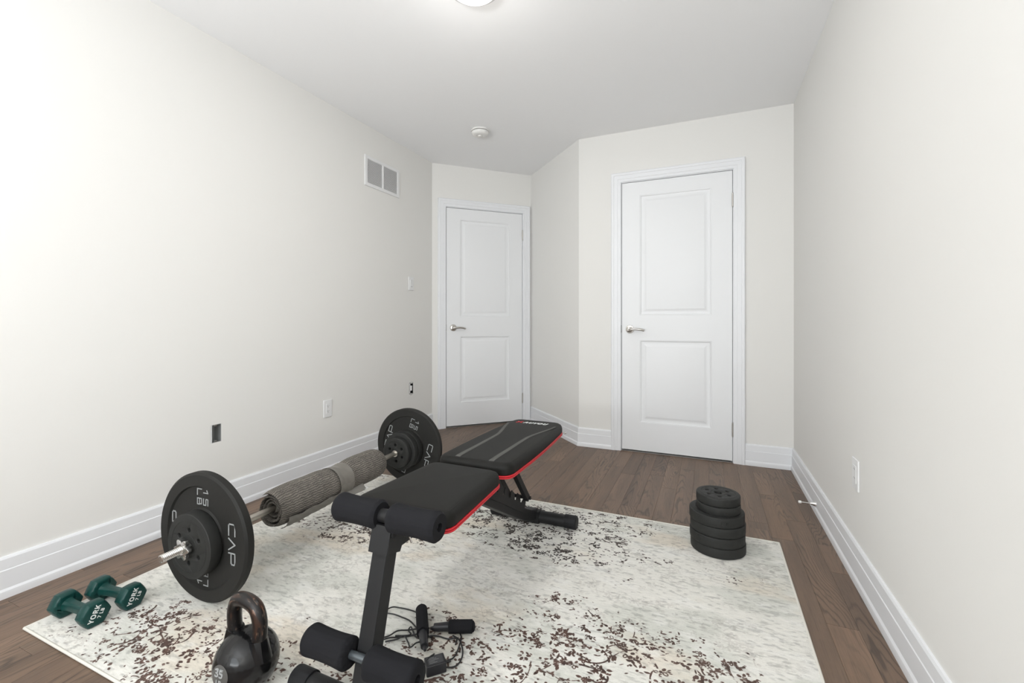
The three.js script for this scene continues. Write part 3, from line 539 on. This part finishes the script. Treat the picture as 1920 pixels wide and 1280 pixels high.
  function foot(name, z, half) {
    const r = 0.028, f = part(name, rod([-half + 0.02, 0.038 + y0, z], [half - 0.02, 0.038 + y0, z], r, 32), M.powder, bench);
    for (const s of [-1, 1]) part('end_cap', latheX([[0, 0.006], [0.026, 0.006], [0.0305, 0.002], [0.031, 0], [0.031, -0.052], [0.0285, -0.053]], 36).rotateY(s < 0 ? Math.PI : 0).translate(s * (half - 0.006), 0.0395 + y0, z), M.rubber, f);
    return f;
  }
  foot('rear_foot', -2.052, 0.222); foot('front_foot', -0.862, 0.222);
  for (const z of [-2.046, -0.863]) part('foot_saddle', rbox(0.080, 0.056, 0.044, 0.003, 0, 0.040 + y0, z), M.powder, bench);
  function roller(y, z, inner, len) {
    part('roller_axle', rod([-0.155, y + y0, z], [0.155, y + y0, z], 0.0105, 20), std(lin(0.10, 0.115, 0.125), 0.3, 0.6), bench);
    const p = []; for (let k = 0; k <= 20; k++) { const t = k / 20, e = Math.min(t, 1 - t) * len; p.push([0.0358 + 0.0038 * Math.pow(Math.abs(2 * t - 1), 2) - 0.007 * Math.pow(Math.max(0, 1 - e / 0.010), 2), t * len]); }
    for (const s of [-1, 1]) part('foam_roller', latheX([[0.011, 0.012], [0.011, 0], ...p, [0.011, len], [0.011, len - 0.012]], 40, 0.9).rotateY(s < 0 ? Math.PI : 0).translate(s * inner, y + y0, z), M.foam, bench, 'black foam roller pad');
  }
  roller(0.468, -0.962, 0.018, 0.148); roller(0.157, -0.862, 0.030, 0.140);
  part('upper_sleeve', rod([-0.030, 0.468 + y0, -0.962], [0.030, 0.468 + y0, -0.962], 0.018, 20), M.powder, bench);
  part('sticker', slab(0.0252, 0.0258, -0.014, 0.014, -0.022, 0.022).rotateX(-0.52).translate(0, 0.338 + y0, -1.478), M.sticker, bench, 'white warning sticker');
  part('sticker_print', slab(0.0256, 0.0261, -0.008, 0.008, -0.016, 0.010).rotateX(-0.52).translate(0, 0.338 + y0, -1.478), std(lin(0.08, 0.08, 0.08), 0.6), bench);
}
const txt = globalThis.__txt;

// ------------------------------------------------------------------ kettlebell
{
  const k = thing('kettlebell', 'glossy black cast iron kettlebell with worn handle', 'kettlebell', [-1.130, 0.0085, -0.810], R(-4));
  const gloss = new THREE.MeshPhysicalMaterial({ color: lin(0.005, 0.005, 0.0055), roughness: 0.2, specularIntensity: 0.8 });
  const worn = new THREE.MeshPhysicalMaterial({ roughness: 0.32, specularIntensity: 0.8, map: texture(256, 256, (x, y) => { const n = sstep(0.56, 0.66, fbm(x * 0.045, y * 0.06, 21, 4)), m = sstep(0.66, 0.72, fbm(x * 0.11, y * 0.11, 28, 3)); return [18 + 34 * n + 60 * m, 16 + 18 * n + 50 * m, 16 + 10 * n + 42 * m]; }) });
  const p = []; for (let i = 0; i <= 40; i++) { const a = -Math.PI / 2 + i / 40 * Math.PI; p.push([Math.max(0.0, Math.cos(a)) * 0.0790, 0.0790 + Math.sin(a) * 0.0790]); }
  const body = p.filter(([r, y]) => y >= 0.0055); part('body', lathe([[0, 0], [0.040, 0], ...body], 72, 1.2), gloss, k);
  const half = [[-0.043, 0.100, 0], [-0.0505, 0.135, 0], [-0.0555, 0.168, 0], [-0.0540, 0.200, 0], [-0.0390, 0.2265, 0], [0, 0.2350, 0]], path = [...half, ...half.slice(0, -1).reverse().map(([x, y, z]) => [-x, y, z])];
  const curve = new THREE.CatmullRomCurve3(path.map((q) => new THREE.Vector3(...q))), tg = new THREE.TubeGeometry(curve, 96, 0.0182, 24);
  part('handle', tg, worn, k, 'worn handle with chipped paint');
  for (const s of [-1, 1]) part('handle_socket', (() => { const g = lathe([[0.0275, -0.045], [0.0250, -0.02], [0.0222, 0.004], [0.0212, 0.008], [0.0178, 0.009]], 30, 0.9); g.rotateZ(s * 0.19); return g.translate(s * 0.0512, 0.141, 0); })(), gloss, k);
  const em = part('number_disc', (() => { const pos = [], idx = [], n = 40; pos.push(0, 0, 0.0797); for (let j = 1; j <= 4; j++) for (let i = 0; i < n; i++) { const r = 0.027 * j / 4, a = i / n * 6.28319, x = Math.cos(a) * r, y = Math.sin(a) * r; pos.push(x, y, Math.sqrt(0.0797 * 0.0797 - x * x - y * y)); } for (let i = 0; i < n; i++) idx.push(0, 1 + i, 1 + (i + 1) % n); for (let j = 0; j < 3; j++) for (let i = 0; i < n; i++) { const a = 1 + j * n + i, b = 1 + j * n + (i + 1) % n; idx.push(a, a + n, b, b, a + n, b + n); } const g = new THREE.BufferGeometry(); g.setAttribute('position', new THREE.Float32BufferAttribute(pos, 3)); g.setIndex(idx); g.computeVertexNormals(); return g; })(), std(lin(0.085, 0.083, 0.078), 0.5), k, 'grey printed weight disc');
  em.position.set(0, 0.0790, 0); em.rotation.set(-0.10, 0.12, 0);
  const num = join(txt('35', 0.019, 0.003).translate(-0.0145, 0.000, 0.0772), txt('LB', 0.012, 0.003).translate(-0.0095, -0.0185, 0.0765));
  part('number', num, M.greyPrint, em, 'pale numerals');
}

// ------------------------------------------------------------------ dumbbells
{
  function head() {   // rounded six sided head, axis along x
    const s = new THREE.Shape(), n = 144;
    for (let k = 0; k <= n; k++) { const t = k / n * Math.PI * 2, m = ((t + Math.PI / 6) % (Math.PI / 3)) - Math.PI / 6, r = 0.0375 / Math.pow(Math.pow(Math.cos(m), 6), 1 / 8.5) * 1.01; k ? s.lineTo(Math.cos(t + 0.5) * r, Math.sin(t + 0.5) * r) : s.moveTo(Math.cos(t + 0.5) * r, Math.sin(t + 0.5) * r); }
    return toCreasedNormals(new THREE.ExtrudeGeometry(s, { depth: 0.024, bevelEnabled: true, bevelSize: 0.009, bevelOffset: -0.009, bevelThickness: 0.008, bevelSegments: 4, curveSegments: 4 }), 0.7).translate(0, 0, 0.008).rotateY(Math.PI / 2);
  }
  const hg = head(), handle = latheX([[0.026, -0.062], [0.0185, -0.05], [0.0165, -0.03], [0.0160, 0], [0.0165, 0.03], [0.0185, 0.05], [0.026, 0.062]], 28, 1);
  function dumbbell(label, x, z, turn) {
    const d = thing('dumbbell', label, 'dumbbell', [x, 0.0455, z], turn, 'pair of green dumbbells');
    part('handle', handle, M.green, d);
    for (const s of [-1, 1]) {
      const h = part('head', hg, M.green, d); h.position.x = s * 0.055; if (s < 0) h.rotation.y = Math.PI;
      const t = join(txt('YORK', 0.0150).translate(-0.0265, 0.001, 0), txt('7 LB', 0.0105).translate(-0.011, -0.015, 0)).rotateZ(Math.PI / 2 - 0.45).rotateY(Math.PI / 2).translate(0.0397, 0, 0);
      part('lettering', t, M.whitePrint, h, 'white lettering');
    }
    return d;
  }
  dumbbell('green vinyl dumbbell nearer the bottom left rug corner', -1.898, -0.775, R(4));
  dumbbell('green vinyl dumbbell nearer the barbell, touching its twin', -1.893, -0.872, R(7));
}

// ------------------------------------------------------------------ jump rope and power adapter behind the bench post
{
  const j = thing('jump_rope', 'thin black jump rope with two foam grips, coiled behind bench post', 'jump rope', [-0.80, 0.009, -1.18]);
  const L = ([x, z], y = 0.004) => [x + 0.80, y, z + 1.18];
  function grip(a, b, c, name) {
    const g = part('foam_grip', join(rod(L(a, 0.0195), L(b, 0.0195), 0.0190, 26), new THREE.SphereGeometry(0.0190, 20, 12).scale(0.5, 1, 0.5).translate(...L(a, 0.0195))), M.foam, j, 'black foam grip');
    part('grip_core', join(rod(L(b, 0.019), L(c, 0.015), 0.0140, 20, 0.0115), rod(L(c, 0.013), [L(c)[0] + (L(c)[0] - L(b)[0]) * 0.25, 0.012, L(c)[2] + (L(c)[2] - L(b)[2]) * 0.25], 0.007, 14, 0.004)), M.plastic, g);
  }
  grip([-0.876, -1.244], [-0.806, -1.152], [-0.772, -1.112]);
  grip([-0.681, -1.240], [-0.748, -1.210], [-0.792, -1.193]);
  const lines = [[[-1.008, -1.162], [-0.987, -1.23], [-0.964, -1.244], [-0.933, -1.248], [-0.889, -1.24], [-0.855, -1.229]], [[-1.026, -1.183], [-0.96, -1.206], [-0.929, -1.205], [-0.887, -1.195], [-0.838, -1.175], [-0.80, -1.158]],
    [[-0.94, -1.084], [-0.907, -1.114], [-0.892, -1.138], [-0.868, -1.16], [-0.841, -1.179], [-0.807, -1.189]], [[-0.93, -1.075], [-0.901, -1.106], [-0.882, -1.125], [-0.854, -1.142], [-0.819, -1.163], [-0.782, -1.166]],
    [[-0.886, -1.12], [-0.85, -1.149], [-0.869, -1.164], [-0.867, -1.173], [-0.854, -1.166], [-0.833, -1.149], [-0.813, -1.14]], [[-0.90, -1.09], [-0.873, -1.114], [-0.861, -1.129], [-0.836, -1.117], [-0.815, -1.102], [-0.807, -1.118], [-0.79, -1.14]],
    [[-0.80, -1.15], [-0.786, -1.167], [-0.768, -1.18], [-0.734, -1.182], [-0.708, -1.189], [-0.70, -1.17]]];
  lines.forEach((l, k) => part('rope', tube(l.map((q, i) => L(q, 0.0025 + 0.0045 * ((i + k) % 3 === 1) + 0.002 * (k % 3))), 0.0022, 50, 8), M.cable, j));
}
{
  const a = thing('power_adapter', 'small black power adapter brick with grey label and cord', 'power adapter', [-0.703, 0.009, -1.064], R(46));
  part('case', rbox(0.056, 0.030, 0.040, 0.003, 0, 0.015, 0), M.plastic, a);
  part('rating_label', slab(-0.021, 0.021, 0.0301, 0.0304, -0.015, 0.015), std(lin(0.055, 0.056, 0.06), 0.6), a, 'grey rating label');
  const q = std(lin(0.22, 0.22, 0.22), 0.6);
  part('label_print', join([-0.010, -0.005, 0.0, 0.005, 0.010].map((z, i) => slab(-0.018, -0.002 + (i % 3) * 0.006, 0.0304, 0.0306, z - 0.0007, z + 0.0007))), q, a);
  part('strain_relief', rod([0.028, 0.012, -0.004], [0.046, 0.010, -0.004], 0.0045, 14, 0.003), M.cable, a);
  const w = new THREE.Group(); w.rotation.y = 0; const inv = new THREE.Matrix4().makeRotationY(-R(46)).multiply(new THREE.Matrix4().makeTranslation(0.703, -0.009, 1.064));
  const loc = (pts, y) => pts.map(([x, z], i) => new THREE.Vector3(x, 0.009 + (y[i] ?? 0.003), z).applyMatrix4(inv).toArray());
  part('cord', tube(loc([[-0.682, -1.100], [-0.676, -1.112], [-0.678, -1.136], [-0.688, -1.172], [-0.699, -1.202], [-0.72, -1.225]], [0.010, 0.008, 0.004]), 0.0023, 50, 8), M.cable, a);
  part('cord', tube(loc([[-0.676, -1.072], [-0.665, -1.080], [-0.655, -1.099], [-0.655, -1.128], [-0.672, -1.163], [-0.698, -1.188], [-0.728, -1.200]], [0.012, 0.008, 0.003, 0.003, 0.003, 0.006]), 0.0023, 50, 8), M.cable, a);
  part('cord', tube(loc([[-0.715, -1.078], [-0.722, -1.058], [-0.727, -1.036], [-0.714, -1.020], [-0.697, -1.005], [-0.65, -0.99]], [0.033, 0.032, 0.014, 0.003]), 0.0019, 50, 8), M.cable, a);
}

// ------------------------------------------------------------------ wall and ceiling fittings
{
  const lamp = thing('ceiling_light', 'round white glass ceiling light above the bench', 'ceiling light', [-0.918, H, -1.682]);
  part('base_ring', lathe([[0, 0], [0.116, 0], [0.118, -0.010], [0.117, -0.024], [0.112, -0.028], [0, -0.028]], 64), M.satinWhite, lamp, 'pale grey metal ring');
  part('glass_shade', lathe([[0.101, -0.026], [0.101, -0.031], [0.096, -0.038], [0.080, -0.047], [0.055, -0.053], [0.028, -0.056], [0, -0.0565]], 64, 1.4), new THREE.MeshStandardMaterial({ color: lin(0.8, 0.8, 0.8), roughness: 0.3, emissive: lin(1, 0.975, 0.935), emissiveIntensity: 1.5 }), lamp, 'glowing opal glass');
  const l = new THREE.RectAreaLight(lin(1, 0.975, 0.935), 112, 0.16, 0.16); l.position.set(0, -0.070, 0); l.rotation.x = -Math.PI / 2; l.castShadow = true; lamp.add(l);
  const glow = new THREE.PointLight(lin(1, 0.975, 0.935), 0.25); glow.position.set(0, -0.28, 0); glow.castShadow = true; glow.shadow.radius = 8; lamp.add(glow);
}
{
  const s = thing('smoke_detector', 'round white smoke detector on the ceiling before the far corner', 'smoke detector', [-1.585, H, -3.01]);
  part('mounting_base', lathe([[0, 0], [0.066, 0], [0.068, -0.004], [0.068, -0.013], [0.060, -0.013]], 48), M.warmWhite, s);
  part('vent_gap', lathe([[0.060, -0.012], [0.060, -0.018]], 48), M.dark, s);
  part('cover', lathe([[0.058, -0.0165], [0.064, -0.0165], [0.065, -0.022], [0.060, -0.034], [0.050, -0.041], [0.024, -0.043], [0.022, -0.042], [0, -0.042]], 48, 0.8), M.warmWhite, s);
  part('test_button', lathe([[0.017, -0.041], [0.016, -0.048], [0.010, -0.051], [0, -0.052]], 28, 1), M.warmWhite, s);
  part('indicator', lathe([[0.0035, -0.041], [0.003, -0.044], [0, -0.0445]], 12).translate(-0.026, 0.001, 0.012), std(lin(0.3, 0.28, 0.28), 0.4), s);
}
{   // air return grille on the left wall
  const g = thing('air_return_grille', 'white two section air return grille high on left wall', 'vent', [XL, 2.106, -2.772], Math.PI / 2);
  const w = 0.40, h = 0.226, f = poly(rect(-w / 2, w / 2, -h / 2, h / 2)); f.holes.push(hole(rect(-w / 2 + 0.028, -0.009, -h / 2 + 0.024, h / 2 - 0.024)), hole(rect(0.009, w / 2 - 0.028, -h / 2 + 0.024, h / 2 - 0.024)));
  part('frame', extr(f, 0.008, 0.002), M.white, g);
  part('backing', slab(-w / 2 + 0.02, w / 2 - 0.02, -h / 2 + 0.02, h / 2 - 0.02, 0.0002, 0.001), std(lin(0.42, 0.42, 0.42), 0.9), g);
  const lv = new THREE.BoxGeometry(0.166, 0.0012, 0.0075).rotateX(0.95);
  for (const sx of [-1, 1]) for (let k = 0; k < 22; k++) { const m = part('louvre', lv, M.white, g); m.position.set(sx * 0.0905, -h / 2 + 0.028 + k * 0.0081, 0.0042); }
}
function plateShape(w = 0.070, h = 0.114) { return rbox(w, h, 0.006, 0.0025, 0, 0, 0.003); }
{
  const s = thing('light_switch', 'white rocker light switch on left wall beside far door', 'switch', [XL, 1.309, -3.132], Math.PI / 2);
  part('cover_plate', plateShape(), M.white, s);
  part('rocker', rbox(0.033, 0.066, 0.005, 0.0015).rotateX(0.05).translate(0, 0, 0.0065), M.white, s);
  part('indicator', slab(-0.010, 0.010, -0.0265, -0.0245, 0.0085, 0.0106), std(lin(0.25, 0.25, 0.25), 0.5), s);
  const o = thing('wall_outlet', 'white electrical outlet low on left wall above the barbell towel', 'outlet', [XL, 0.411, -2.224], Math.PI / 2);
  part('cover_plate', plateShape(), M.white, o);
  part('receptacle', rbox(0.033, 0.066, 0.004, 0.001, 0, 0, 0.0055), M.white, o);
  for (const y of [-0.017, 0.017]) {
    part('slot', join(slab(-0.0072, -0.0055, y - 0.001, y + 0.006, 0.006, 0.0077), slab(0.0055, 0.0072, y, y + 0.006, 0.006, 0.0077), latheZ([[0, 0.006], [0.0023, 0.006], [0.0023, 0.0077], [0, 0.0077]], 10).translate(0, y - 0.006, 0)), M.dark, o);
  }
  const b = thing('blank_wall_plate', 'white wall plate low on the right wall', 'wall plate', [XR, 0.403, -2.103], -Math.PI / 2);
  part('cover_plate', plateShape(0.075, 0.118), M.white, b);
  part('receptacle', rbox(0.033, 0.066, 0.004, 0.001, 0, 0, 0.0055), M.white, b);
  for (const y of [-0.017, 0.017]) part('slot', join(slab(-0.0072, -0.0055, y, y + 0.006, 0.006, 0.0077), slab(0.0055, 0.0072, y, y + 0.006, 0.006, 0.0077)), M.dark, b);
}
{   // open box without a cover
  const e = thing('electrical_box', 'uncovered metal electrical box sunk in left wall beside bumper plate', 'electrical box', [XL, 0.414, -1.491], Math.PI / 2);
  const w = 0.054, h = 0.092, d = 0.055;
  part('box_shell', join(slab(-w / 2, w / 2, -h / 2, h / 2, -d, -d + 0.002), slab(-w / 2, -w / 2 + 0.002, -h / 2, h / 2, -d, -0.001), slab(w / 2 - 0.002, w / 2, -h / 2, h / 2, -d, -0.001), slab(-w / 2, w / 2, -h / 2, -h / 2 + 0.002, -d, -0.001), slab(-w / 2, w / 2, h / 2 - 0.002, h / 2, -d, -0.001)), M.galv, e);
  for (const s of [-1, 1]) part('screw_tab', rbox(0.014, 0.009, 0.002, 0.0008, 0, s * 0.0415, -0.003), M.steel, e);
  part('edge_strip', slab(-w / 2 + 0.002, -w / 2 + 0.006, -h / 2, h / 2, -0.004, 0.0006), M.white, e);
  const m = thing('mounting_bracket', 'bare metal mounting bracket in left wall below light switch', 'bracket', [XL, 0.420, -3.139], Math.PI / 2);
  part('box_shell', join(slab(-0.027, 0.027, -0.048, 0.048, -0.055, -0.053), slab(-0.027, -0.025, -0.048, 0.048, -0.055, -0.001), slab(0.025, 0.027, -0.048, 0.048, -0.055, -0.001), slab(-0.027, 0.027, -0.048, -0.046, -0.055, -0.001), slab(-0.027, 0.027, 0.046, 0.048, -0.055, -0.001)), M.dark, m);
  part('strap', slab(-0.014, 0.016, 0.040, 0.054, -0.001, 0.002), M.steel, m); part('strap', slab(-0.016, 0.012, -0.056, -0.042, -0.001, 0.002), M.steel, m);
  part('jack_body', join(rbox(0.024, 0.042, 0.02, 0.003, 0, 0, -0.008), slab(-0.018, -0.010, -0.044, 0.044, -0.006, -0.002)), M.white, m, 'pale jack body');
}
function doorStop(label, [x, y, z], turn) {
  const s = thing('door_stop', label, 'door stop', [x, y, z], turn);
  part('flange', latheZ([[0, 0], [0.013, 0], [0.012, 0.004], [0.006, 0.020], [0.0045, 0.024], [0, 0.024]], 24), M.steel, s);
  part('shaft', rod([0, 0, 0.022], [0, 0, 0.066], 0.0034, 14), M.steel, s);
  part('rubber_tip', latheZ([[0, 0.064], [0.0065, 0.064], [0.007, 0.067], [0.007, 0.074], [0.005, 0.077], [0, 0.077]], 20), M.warmWhite, s);
}
doorStop('chrome door stop with white tip on right wall baseboard', [XR - 0.0135, 0.047, -2.742], -Math.PI / 2);
doorStop('chrome door stop on angled baseboard behind the bench head', [-1.083 - 0.0015, 0.056, -3.6145], -Math.PI / 4);

scene.traverse((o) => { if (o.isMesh) { o.castShadow = true; o.receiveShadow = true; } });
renderer.render(scene, camera);
